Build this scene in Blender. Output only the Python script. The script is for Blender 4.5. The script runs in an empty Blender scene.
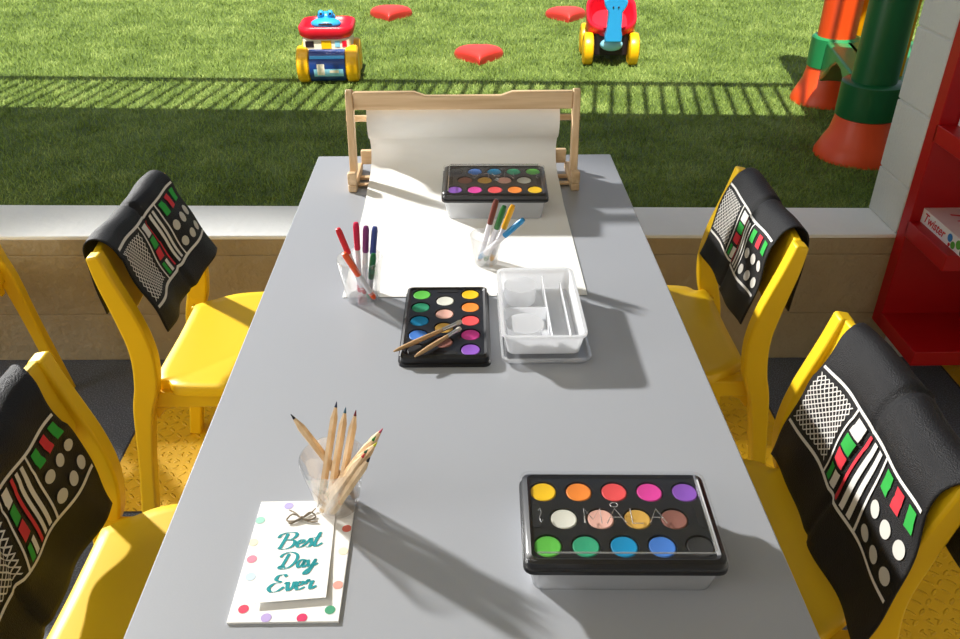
import bpy, math, random
from mathutils import Vector, Matrix, Euler
random.seed(7)
SC = bpy.context.scene
COL = SC.collection
V = Vector
PI = math.pi

# ------------------------------------------------------------------ helpers
def lin(c):
    return tuple((x / 12.92 if x <= .04045 else ((x + .055) / 1.055) ** 2.4) for x in c)

def rgb(r, g, b):
    return lin((r / 255, g / 255, b / 255)) + (1.,)

def newmat(name):
    m = bpy.data.materials.new(name)
    m.use_nodes = True
    nt = m.node_tree
    return m, nt, nt.nodes['Principled BSDF']

def mat(name, col, rough=.5, spec=.5, noise=0., nscale=40., bump=0., bscale=200., metal=0., coat=0., detail=4.):
    m, nt, b = newmat(name)
    b.inputs['Base Color'].default_value = col
    b.inputs['Roughness'].default_value = rough
    b.inputs['Specular IOR Level'].default_value = spec
    b.inputs['Metallic'].default_value = metal
    b.inputs['Coat Weight'].default_value = coat
    b.inputs['Coat Roughness'].default_value = .1
    tc = nt.nodes.new('ShaderNodeTexCoord')
    n = nt.nodes.new('ShaderNodeTexNoise')
    n.inputs['Scale'].default_value = nscale
    n.inputs['Detail'].default_value = detail
    nt.links.new(tc.outputs['Object'], n.inputs['Vector'])
    mr = nt.nodes.new('ShaderNodeMapRange')
    mr.inputs['To Min'].default_value = 1 - noise
    mr.inputs['To Max'].default_value = 1 + noise
    nt.links.new(n.outputs['Fac'], mr.inputs['Value'])
    mx = nt.nodes.new('ShaderNodeVectorMath'); mx.operation = 'SCALE'
    mx.inputs[0].default_value = col[:3]
    nt.links.new(mr.outputs['Result'], mx.inputs['Scale'])
    nt.links.new(mx.outputs[0], b.inputs['Base Color'])
    if bump:
        n2 = nt.nodes.new('ShaderNodeTexNoise')
        n2.inputs['Scale'].default_value = bscale
        n2.inputs['Detail'].default_value = detail
        nt.links.new(tc.outputs['Object'], n2.inputs['Vector'])
        bp = nt.nodes.new('ShaderNodeBump')
        bp.inputs['Strength'].default_value = bump
        bp.inputs['Distance'].default_value = .01
        nt.links.new(n2.outputs['Fac'], bp.inputs['Height'])
        nt.links.new(bp.outputs['Normal'], b.inputs['Normal'])
    return m

def clear(name, tint=(1, 1, 1), gloss=.12, haze=0., hazecol=(.9, .92, .95), rough=.06):
    """thin clear plastic: see-through with a surface sheen and some milky haze"""
    m = bpy.data.materials.new(name); m.use_nodes = True
    nt = m.node_tree; nt.nodes.clear()
    out = nt.nodes.new('ShaderNodeOutputMaterial')
    tr = nt.nodes.new('ShaderNodeBsdfTransparent'); tr.inputs[0].default_value = tint + (1,)
    gl = nt.nodes.new('ShaderNodeBsdfGlossy'); gl.inputs['Roughness'].default_value = rough
    df = nt.nodes.new('ShaderNodeBsdfDiffuse'); df.inputs[0].default_value = hazecol + (1,)
    tl = nt.nodes.new('ShaderNodeBsdfTranslucent'); tl.inputs[0].default_value = hazecol + (1,)
    md = nt.nodes.new('ShaderNodeMixShader'); md.inputs[0].default_value = .45
    nt.links.new(df.outputs[0], md.inputs[1]); nt.links.new(tl.outputs[0], md.inputs[2])
    mh = nt.nodes.new('ShaderNodeMixShader'); mh.inputs[0].default_value = haze
    nt.links.new(tr.outputs[0], mh.inputs[1]); nt.links.new(md.outputs[0], mh.inputs[2])
    fr = nt.nodes.new('ShaderNodeLayerWeight'); fr.inputs['Blend'].default_value = .25
    mr = nt.nodes.new('ShaderNodeMapRange')
    mr.inputs['To Min'].default_value = gloss * .5
    mr.inputs['To Max'].default_value = min(1, gloss * 5)
    nt.links.new(fr.outputs['Facing'], mr.inputs['Value'])
    mg = nt.nodes.new('ShaderNodeMixShader')
    nt.links.new(mr.outputs['Result'], mg.inputs[0])
    nt.links.new(mh.outputs[0], mg.inputs[1]); nt.links.new(gl.outputs[0], mg.inputs[2])
    nt.links.new(mg.outputs[0], out.inputs['Surface'])
    return m

class MB:
    def __init__(self):
        self.v = []; self.f = []; self.mi = []
    def add(self, vs, fs, mi=0, M=None):
        o = len(self.v)
        self.v += [tuple(M @ V(p)) if M else tuple(p) for p in vs]
        for f in fs:
            self.f.append([i + o for i in f]); self.mi.append(mi)
        return self
    def box(self, lo, hi, mi=0, M=None):
        x0, y0, z0 = lo; x1, y1, z1 = hi
        return self.add([(x0, y0, z0), (x1, y0, z0), (x1, y1, z0), (x0, y1, z0), (x0, y0, z1), (x1, y0, z1), (x1, y1, z1), (x0, y1, z1)],
                        [(3, 2, 1, 0), (4, 5, 6, 7), (0, 1, 5, 4), (1, 2, 6, 5), (2, 3, 7, 6), (3, 0, 4, 7)], mi, M)
    def prism(self, poly, h0, h1, mi=0, M=None):
        """polygon (x,y) counter-clockwise, extruded z h0..h1"""
        n = len(poly)
        vs = [(p[0], p[1], h0) for p in poly] + [(p[0], p[1], h1) for p in poly]
        fs = [tuple(range(n - 1, -1, -1)), tuple(range(n, 2 * n))]
        fs += [(i, (i + 1) % n, n + (i + 1) % n, n + i) for i in range(n)]
        return self.add(vs, fs, mi, M)
    def tube(self, pts, rad, seg=12, mi=0, M=None, cap=True):
        pts = [V(p) for p in pts]; n = len(pts)
        if not hasattr(rad, '__len__'): rad = [rad] * n
        vs = []; fs = []
        t0 = (pts[1] - pts[0]).normalized()
        ref = V((0, 0, 1)) if abs(t0.z) < .9 else V((1, 0, 0))
        u = t0.cross(ref).normalized()
        for i in range(n):
            t = (pts[min(i + 1, n - 1)] - pts[max(i - 1, 0)]).normalized()
            u = (u - t * u.dot(t)).normalized(); w = t.cross(u)
            for k in range(seg):
                a = 2 * PI * k / seg
                vs.append(pts[i] + (u * math.cos(a) + w * math.sin(a)) * rad[i])
        for i in range(n - 1):
            for k in range(seg):
                k2 = (k + 1) % seg
                fs.append((i * seg + k, i * seg + k2, (i + 1) * seg + k2, (i + 1) * seg + k))
        if cap:
            fs.append(tuple(range(seg - 1, -1, -1))); fs.append(tuple((n - 1) * seg + k for k in range(seg)))
        return self.add(vs, fs, mi, M)
    def lathe(self, prof, seg=32, mi=0, M=None, close=False):
        """profile of (r,z) from bottom to top around z"""
        vs = []; fs = []; n = len(prof)
        for r, z in prof:
            for k in range(seg):
                a = 2 * PI * k / seg
                vs.append((r * math.cos(a), r * math.sin(a), z))
        rng = n if close else n - 1
        for i in range(rng):
            j = (i + 1) % n
            for k in range(seg):
                k2 = (k + 1) % seg
                fs.append((i * seg + k, i * seg + k2, j * seg + k2, j * seg + k))
        if not close:
            if prof[0][0] > 1e-5: fs.append(tuple(range(seg - 1, -1, -1)))
            if prof[-1][0] > 1e-5: fs.append(tuple((n - 1) * seg + k for k in range(seg)))
        return self.add(vs, fs, mi, M)
    def grid(self, fn, nu, nv, mi=0, M=None):
        vs = [fn(i / nu, j / nv) for j in range(nv + 1) for i in range(nu + 1)]
        fs = [(j * (nu + 1) + i, j * (nu + 1) + i + 1, (j + 1) * (nu + 1) + i + 1, (j + 1) * (nu + 1) + i) for j in range(nv) for i in range(nu)]
        return self.add(vs, fs, mi, M)
    def rrect(self, x0, y0, x1, y1, r, h0, h1, mi=0, M=None, seg=5):
        return self.prism(rrpoly(x0, y0, x1, y1, r, seg), h0, h1, mi, M)
    def build(self, name, mats, parent=None, loc=None, rot=None, bevel=0, smooth=35, solid=0, sub=0, bseg=2):
        me = bpy.data.meshes.new(name)
        me.from_pydata([tuple(p) for p in self.v], [], self.f)
        if not isinstance(mats, (list, tuple)): mats = [mats]
        for m in mats: me.materials.append(m)
        for p, i in zip(me.polygons, self.mi): p.material_index = i
        me.validate(); me.update()
        if smooth:
            for p in me.polygons: p.use_smooth = True
            me.set_sharp_from_angle(angle=math.radians(smooth))
        o = bpy.data.objects.new(name, me); COL.objects.link(o)
        if parent: o.parent = parent
        if loc: o.location = loc
        if rot: o.rotation_euler = rot
        if solid:
            s = o.modifiers.new('solid', 'SOLIDIFY'); s.thickness = solid; s.offset = 0
        if bevel:
            b = o.modifiers.new('bevel', 'BEVEL'); b.width = bevel; b.segments = bseg; b.limit_method = 'ANGLE'; b.angle_limit = math.radians(40)
        if sub:
            s = o.modifiers.new('sub', 'SUBSURF'); s.levels = sub; s.render_levels = sub
        return o

def rrpoly(x0, y0, x1, y1, r, seg=5):
    out = []
    for cx, cy, a0 in ((x1 - r, y0 + r, -PI / 2), (x1 - r, y1 - r, 0), (x0 + r, y1 - r, PI / 2), (x0 + r, y0 + r, PI)):
        for k in range(seg + 1):
            a = a0 + PI / 2 * k / seg
            out.append((cx + r * math.cos(a), cy + r * math.sin(a)))
    return out

def catmull(pts, n=8):
    P = [V(p) for p in pts]; out = []
    for i in range(len(P) - 1):
        p0 = P[max(i - 1, 0)]; p1 = P[i]; p2 = P[i + 1]; p3 = P[min(i + 2, len(P) - 1)]
        for k in range(n):
            t = k / n
            out.append(.5 * ((2 * p1) + (p2 - p0) * t + (2 * p0 - 5 * p1 + 4 * p2 - p3) * t * t + (3 * p1 - p0 - 3 * p2 + p3) * t ** 3))
    out.append(P[-1]); return out

def empty(name, loc, rz=0):
    o = bpy.data.objects.new(name, None); COL.objects.link(o)
    o.empty_display_size = .05; o.location = loc; o.rotation_euler = (0, 0, rz)
    return o

def tag(o, label, cat, group=None, kind=None):
    if label: o['label'] = label
    if cat: o['category'] = cat
    if group: o['group'] = group
    if kind: o['kind'] = kind
    return o

def structure(o):
    o['kind'] = 'structure'; return o

def along(a, b):
    """matrix with z axis along a->b, origin at a"""
    a = V(a); d = V(b) - a
    return Matrix.Translation(a) @ d.to_track_quat('Z', 'Y').to_matrix().to_4x4()

# ------------------------------------------------------------------ materials
YEL = rgb(250, 205, 20)
M_yel = mat('yellow_plastic', rgb(238, 194, 22), .42, .4, .03, 6)
M_table = mat('grey_laminate', rgb(165, 168, 174), .30, .5, .012, 3, .02, 300)
M_tedge = mat('table_underside', rgb(120, 122, 126), .5)
M_steel = mat('grey_steel', rgb(120, 122, 125), .4, .5)
M_whitep = mat('white_wall_paint', rgb(232, 232, 226), .6, .3, .03, 5, .25, 60)
M_cap = mat('white_ledge_paint', rgb(246, 247, 244), .55, .3, .04, 6, .2, 40)
M_blockp = mat('grey_white_block_paint', rgb(205, 206, 200), .6, .3, .05, 7, .35, 120)
M_ceil = mat('ceiling_white', rgb(225, 225, 220), .8, .2)
M_backw = mat('room_wall', rgb(205, 200, 190), .8, .2)
M_red = mat('red_lacquer', rgb(172, 8, 14), .4, .35, .03, 5)
M_wood = None
M_paper = mat('white_paper', rgb(246, 245, 241), .75, .2, .008, 8)
M_paperd = mat('drawing_paper', rgb(249, 248, 244), .8, .2, .01, 8)
M_black = mat('black_fabric', rgb(22, 22, 25), .55, .3, .25, 30, .35, 500)
M_pwhite = mat('print_white', rgb(225, 223, 218), .7, .2)
M_pgreen = mat('print_green', rgb(52, 168, 72), .7, .2)
M_pred = mat('print_red', rgb(214, 58, 70), .7, .2)
M_pdot = mat('print_light_grey', rgb(205, 203, 196), .7, .2)
M_blackp = mat('black_plastic', rgb(26, 26, 29), .3, .5)
M_blackm = mat('black_matte', rgb(12, 12, 13), .6, .4)
M_clear = clear('clear_plastic', gloss=.12)
M_cup = clear('clear_cup_plastic', gloss=.15, haze=.04)
M_lid = clear('clear_lid_plastic', gloss=.05, rough=.12)
M_letter = clear('embossed_plastic', gloss=.6, haze=.2, rough=.12)
M_tub = clear('milky_plastic', gloss=.1, haze=.8, hazecol=(.97, .98, 1.), rough=.25)
M_tubb = clear('see_through_milky_plastic', gloss=.1, haze=.45, rough=.25)
M_tubc = clear('faint_milky_plastic', gloss=.16, haze=.25, rough=.2)
M_ferr = mat('silver_ferrule', rgb(200, 200, 200), .3, .5, metal=.9)
M_bristle = mat('pale_bristle', rgb(205, 198, 185), .8, .2)
M_brush = mat('brush_handle_wood', rgb(196, 160, 118), .5, .3, .12, 60)
M_twine = mat('twine', rgb(150, 138, 122), .9, .1)
M_teal = mat('teal_ink', rgb(28, 146, 152), .6, .2, .1, 300)

def wood_mat(name, c1, c2, axis=0, scale=1.):
    m, nt, b = newmat(name)
    tc = nt.nodes.new('ShaderNodeTexCoord')
    mp = nt.nodes.new('ShaderNodeMapping')
    s = [90 * scale] * 3; s[axis] = 5 * scale
    mp.inputs['Scale'].default_value = s
    n = nt.nodes.new('ShaderNodeTexNoise'); n.inputs['Scale'].default_value = 1.; n.inputs['Detail'].default_value = 3
    cr = nt.nodes.new('ShaderNodeValToRGB')
    cr.color_ramp.elements[0].color = c1; cr.color_ramp.elements[1].color = c2
    cr.color_ramp.elements[0].position = .35; cr.color_ramp.elements[1].position = .65
    nt.links.new(tc.outputs['Object'], mp.inputs['Vector']); nt.links.new(mp.outputs[0], n.inputs['Vector'])
    nt.links.new(n.outputs['Fac'], cr.inputs['Fac']); nt.links.new(cr.outputs[0], b.inputs['Base Color'])
    b.inputs['Roughness'].default_value = .5
    b.inputs['Specular IOR Level'].default_value = .3
    return m
M_wood = wood_mat('pale_pine_along_x', rgb(214, 180, 138), rgb(236, 206, 166), 0)
M_woodz = wood_mat('pale_pine_along_z', rgb(214, 180, 138), rgb(236, 206, 166), 2)
M_woody = wood_mat('pale_pine_along_y', rgb(214, 180, 138), rgb(236, 206, 166), 1)
M_pencil = wood_mat('natural_pencil_wood', rgb(220, 186, 142), rgb(240, 212, 174), 2, 1.5)

# parapet paint with rough patches
def parapet_mat():
    m, nt, b = newmat('khaki_rough_paint')
    tc = nt.nodes.new('ShaderNodeTexCoord')
    n = nt.nodes.new('ShaderNodeTexNoise'); n.inputs['Scale'].default_value = 7; n.inputs['Detail'].default_value = 8
    n2 = nt.nodes.new('ShaderNodeTexNoise'); n2.inputs['Scale'].default_value = 45; n2.inputs['Detail'].default_value = 6
    for q in (n, n2): nt.links.new(tc.outputs['Object'], q.inputs['Vector'])
    cr = nt.nodes.new('ShaderNodeValToRGB')
    cr.color_ramp.elements[0].color = rgb(152, 136, 106); cr.color_ramp.elements[1].color = rgb(178, 162, 130)
    nt.links.new(n.outputs['Fac'], cr.inputs['Fac']); nt.links.new(cr.outputs[0], b.inputs['Base Color'])
    mx = nt.nodes.new('ShaderNodeMath'); mx.operation = 'MULTIPLY_ADD'; mx.inputs[1].default_value = .35
    nt.links.new(n2.outputs['Fac'], mx.inputs[0]); nt.links.new(n.outputs['Fac'], mx.inputs[2])
    bp = nt.nodes.new('ShaderNodeBump'); bp.inputs['Strength'].default_value = .6; bp.inputs['Distance'].default_value = .03
    nt.links.new(mx.outputs[0], bp.inputs['Height']); nt.links.new(bp.outputs['Normal'], b.inputs['Normal'])
    b.inputs['Roughness'].default_value = .55
    return m
M_parapet = parapet_mat()

# floor: 0.6 m checkerboard of yellow tread plate and dark speckled tiles
def floor_mat():
    m, nt, b = newmat('checker_tread_floor')
    L = nt.links
    def math_(op, a=None, bb=None, c=None):
        n = nt.nodes.new('ShaderNodeMath'); n.operation = op
        for i, x in enumerate((a, bb, c)):
            if x is None: continue
            if hasattr(x, 'is_linked'): L.new(x, n.inputs[i])
            else: n.inputs[i].default_value = x
        return n.outputs[0]
    tc = nt.nodes.new('ShaderNodeTexCoord')
    sp = nt.nodes.new('ShaderNodeSeparateXYZ'); L.new(tc.outputs['Object'], sp.inputs[0])
    X, Y = sp.outputs[0], sp.outputs[1]
    def chk(x0, y0, size):
        cx = math_('FLOOR', math_('DIVIDE', math_('SUBTRACT', X, x0), size))
        cy = math_('FLOOR', math_('DIVIDE', math_('SUBTRACT', Y, y0), size * 1.15))
        return math_('FLOORED_MODULO', math_('ADD', cx, cy), 2.), cx, cy
    par, _, _ = chk(-.92, 1.49, .598)          # 0 -> yellow
    yel = math_('SUBTRACT', 1., par)
    # tread lozenges
    s = .026
    fx = math_('SUBTRACT', math_('FLOORED_MODULO', math_('DIVIDE', X, s), 1.), .5)
    fy = math_('SUBTRACT', math_('FLOORED_MODULO', math_('DIVIDE', Y, s), 1.), .5)
    p2, _, _ = chk(0, 0, s)
    sg = math_('MULTIPLY_ADD', p2, 2., -1.)
    u = math_('MULTIPLY_ADD', fy, sg, fx)
    w = math_('SUBTRACT', fx, math_('MULTIPLY', fy, sg))
    d = math_('SQRT', math_('ADD', math_('POWER', math_('DIVIDE', u, .62), 2.), math_('POWER', math_('DIVIDE', w, .2), 2.)))
    mr = nt.nodes.new('ShaderNodeMapRange'); mr.interpolation_type = 'SMOOTHSTEP'
    mr.inputs['From Min'].default_value = 1.15; mr.inputs['From Max'].default_value = .6
    L.new(d, mr.inputs['Value'])
    h = math_('MULTIPLY', mr.outputs[0], yel)
    bp = nt.nodes.new('ShaderNodeBump'); bp.inputs['Strength'].default_value = .8; bp.inputs['Distance'].default_value = .004
    L.new(h, bp.inputs['Height']); L.new(bp.outputs['Normal'], b.inputs['Normal'])
    # dark speckle
    vo = nt.nodes.new('ShaderNodeTexNoise'); vo.inputs['Scale'].default_value = 260; vo.inputs['Detail'].default_value = 2
    L.new(tc.outputs['Object'], vo.inputs['Vector'])
    cr = nt.nodes.new('ShaderNodeValToRGB')
    cr.color_ramp.elements[0].position = .45; cr.color_ramp.elements[0].color = rgb(74, 80, 92)
    cr.color_ramp.elements[1].position = .75; cr.color_ramp.elements[1].color = rgb(128, 138, 156)
    L.new(vo.outputs['Fac'], cr.inputs['Fac'])
    mx = nt.nodes.new('ShaderNodeMix'); mx.data_type = 'RGBA'
    L.new(yel, mx.inputs['Factor']); L.new(cr.outputs[0], mx.inputs['A']); mx.inputs['B'].default_value = rgb(240, 188, 20)
    # joint lines
    def edge(x0, C, sz=.598):
        f = math_('FLOORED_MODULO', math_('DIVIDE', math_('SUBTRACT', C, x0), sz), 1.)
        return math_('LESS_THAN', math_('MINIMUM', f, math_('SUBTRACT', 1., f)), .005)
    e = math_('MAXIMUM', edge(-.92, X), edge(1.49, Y, .6877))
    mx2 = nt.nodes.new('ShaderNodeMix'); mx2.data_type = 'RGBA'
    L.new(e, mx2.inputs['Factor']); L.new(mx.outputs['Result'], mx2.inputs['A']); mx2.inputs['B'].default_value = rgb(50, 50, 50)
    L.new(mx2.outputs['Result'], b.inputs['Base Color'])
    b.inputs['Roughness'].default_value = .42
    return m
M_floor = floor_mat()

def grass_mat(name, c1, c2, c3):
    m, nt, b = newmat(name)
    tc = nt.nodes.new('ShaderNodeTexCoord')
    n = nt.nodes.new('ShaderNodeTexNoise'); n.inputs['Scale'].default_value = 6; n.inputs['Detail'].default_value = 6
    n2 = nt.nodes.new('ShaderNodeTexNoise'); n2.inputs['Scale'].default_value = 160; n2.inputs['Detail'].default_value = 3
    for q in (n, n2): nt.links.new(tc.outputs['Object'], q.inputs['Vector'])
    ad = nt.nodes.new('ShaderNodeMath'); ad.operation = 'MULTIPLY_ADD'; ad.inputs[1].default_value = .6
    nt.links.new(n.outputs['Fac'], ad.inputs[0])
    sc = nt.nodes.new('ShaderNodeMath'); sc.operation = 'MULTIPLY'; sc.inputs[1].default_value = .4
    nt.links.new(n2.outputs['Fac'], sc.inputs[0]); nt.links.new(sc.outputs[0], ad.inputs[2])
    cr = nt.nodes.new('ShaderNodeValToRGB')
    cr.color_ramp.elements[0].position = .38; cr.color_ramp.elements[0].color = c1
    cr.color_ramp.elements[1].position = .62; cr.color_ramp.elements[1].color = c3
    e = cr.color_ramp.elements.new(.5); e.color = c2
    nt.links.new(ad.outputs[0], cr.inputs['Fac']); nt.links.new(cr.outputs[0], b.inputs['Base Color'])
    b.inputs['Roughness'].default_value = .6
    b.inputs['Specular IOR Level'].default_value = .2
    return m
M_soil = grass_mat('turf_base', rgb(72, 90, 42), rgb(90, 110, 52), rgb(106, 126, 62))
M_blade = grass_mat('turf_blade', rgb(112, 134, 58), rgb(130, 152, 72), rgb(156, 172, 98))

# ------------------------------------------------------------------ setting
GZ = .41
b = MB(); b.box((-4, -3, -.1), (1.75, 2.2, 0)); structure(b.build('floor', M_floor, smooth=0))
# parapet: painted courses with grooves
b = MB()
def ny(x): return 2.136 - .015 * x
def fy_(x): return 2.336 - .029 * x
def wallpoly(d): return [(-4, ny(-4) + d), (PX0, ny(PX0) + d), (PX0, fy_(PX0) - d), (-4, fy_(-4) - d)]
PX0 = 1.30
for z0, z1 in ((0, .166), (.168, .366), (.3675, .418)):
    b.prism(wallpoly(0), z0, z1)
b.prism(wallpoly(.003), 0, .418)
structure(b.build('wall_front', M_parapet, bevel=.0025))
b = MB(); b.prism(wallpoly(-.002), .418, .43); structure(b.build('trim_1', M_cap, bevel=.003))
b = MB()
z = -.031
while z < 2.3:
    b.box((1.236 if z > .3 else 1.302, 2.117, max(z + .0015, .4305 if .3 < z < .4 else 0)), (3.2, 2.302, min(z + .1985, 2.3))); z += .2
b.box((1.240, 2.122, .43), (3.2, 2.298, 2.3)); b.box((1.302, 2.122, 0), (3.2, 2.298, .43))
structure(b.build('wall_right_front', M_blockp, bevel=.004))
b = MB(); b.box((1.62, -3, 0), (1.75, 2.117, 2.3)); structure(b.build('wall_right', M_whitep))
b = MB(); b.box((-4, -3.1, 0), (1.75, -3, 2.3)); structure(b.build('wall_back', M_backw))
# flat roof over the room, its outer edge slightly skewed
EL = math.atan(2.1)
def roof_y(x): return 2.345 - .055 * x
b = MB(); b.prism([(-5, -3.2), (3.4, -3.2), (3.4, roof_y(3.4)), (-5, roof_y(-5))], 2.3, 2.48)
structure(b.build('ceiling', M_ceil))
# lawn
b = MB(); b.prism([(-5, fy_(-5)), (1.3, fy_(1.3)), (5.5, fy_(1.3)), (5.5, 9.5), (-5, 9.5)], .2, GZ); structure(b.build('ground', M_soil, smooth=0))
b = MB()
vs = []; fs = []
rg = random.Random(3)
def blade(x, y, h, w):
    a = rg.uniform(0, 2 * PI); l = rg.uniform(.2, 1.2) * h
    dx, dy = math.cos(a), math.sin(a)
    t = rg.uniform(0, 2 * PI)
    o = len(vs)
    vs.extend([(x - dy * w, y + dx * w, GZ - .001), (x + dy * w, y - dx * w, GZ - .001), (x + l * math.cos(t), y + l * math.sin(t), GZ + h)])
    fs.append((o, o + 1, o + 2))
for i in range(265000):
    y = 2.30 + (6.6 - 2.30) * (rg.random() ** 1.25)
    hw = .45 + .68 * y
    x = .05 + rg.uniform(-hw, hw)
    k = .75 + .16 * y
    if y < fy_(min(x, 1.3)) + .02: continue
    blade(x, y, rg.uniform(.007, .014) * min(k, 1.4), .0015 * k)
b.v = vs; b.f = fs; b.mi = [0] * len(fs)
tag(b.build('lawn_grass', M_blade, smooth=0), 'short green artificial grass covering the lawn behind the low wall', 'grass', kind='stuff')

# balustrade on the roof edge (casts the railing shadow on the lawn)
b = MB()
zr = 2.48
xs = -4.6
while xs < 3.2:
    y = roof_y(xs) - .02
    b.box((xs - .010, y - .006, zr), (xs + .010, y + .006, zr + .93)); xs += .072
yl, yr = roof_y(-4.7) - .02, roof_y(3.3) - .02
b.tube([(-4.7, yl, zr + .95), (3.3, yr, zr + .95)], .03, 10)
tag(b.build('balustrade', M_steel), 'grey roof railing with upright bars above the terrace', 'railing')

# ------------------------------------------------------------------ table
TZ = .72
TX0, TX1, TY0, TY1 = -.368, .374, .16, 2.003
tb = empty('table', ((TX0 + TX1) / 2, (TY0 + TY1) / 2, 0))
tag(tb, 'long grey laminate table set with paints, pencils and drawing paper', 'table')
cx, cy = tb.location.x, tb.location.y
b = MB(); b.rrect(TX0 - cx, TY0 - cy, TX1 - cx, TY1 - cy, .004, TZ - .028, TZ); b.build('tabletop', M_table, tb, bevel=.002)
b = MB()
b.box((-.3, -.84, TZ - .075), (.3, -.81, TZ - .028)); b.box((-.3, .81, TZ - .075), (.3, .84, TZ - .028))
b.box((-.3, -.81, TZ - .075), (-.27, .81, TZ - .028)); b.box((.27, -.81, TZ - .075), (.3, .81, TZ - .028))
b.build('apron', M_steel, tb)
for sx in (-1, 1):
    for sy in (-1, 1):
        b = MB(); b.box((sx * .29 - .02, sy * .82 - .02, 0), (sx * .29 + .02, sy * .82 + .02, TZ - .028)); b.build('leg', M_steel, tb, bevel=.003)

# ------------------------------------------------------------------ chairs
BACK = [(.012, .752), (.022, .70), (.036, .645), (.047, .60), (.056, .55), (.057, .50), (.048, .44), (.030, .38), (.008, .25), (-.012, .126), (-.034, 0)]
WID = [.026, .034, .040, .045, .047, .049, .048, .042, .034, .034, .032]
SEATZ = .44
def back_x(z):
    for (x0, z0), (x1, z1) in zip(BACK, BACK[1:]):
        if z1 <= z <= z0: return x0 + (x1 - x0) * (z0 - z) / (z0 - z1)
    return BACK[0][0]

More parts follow.
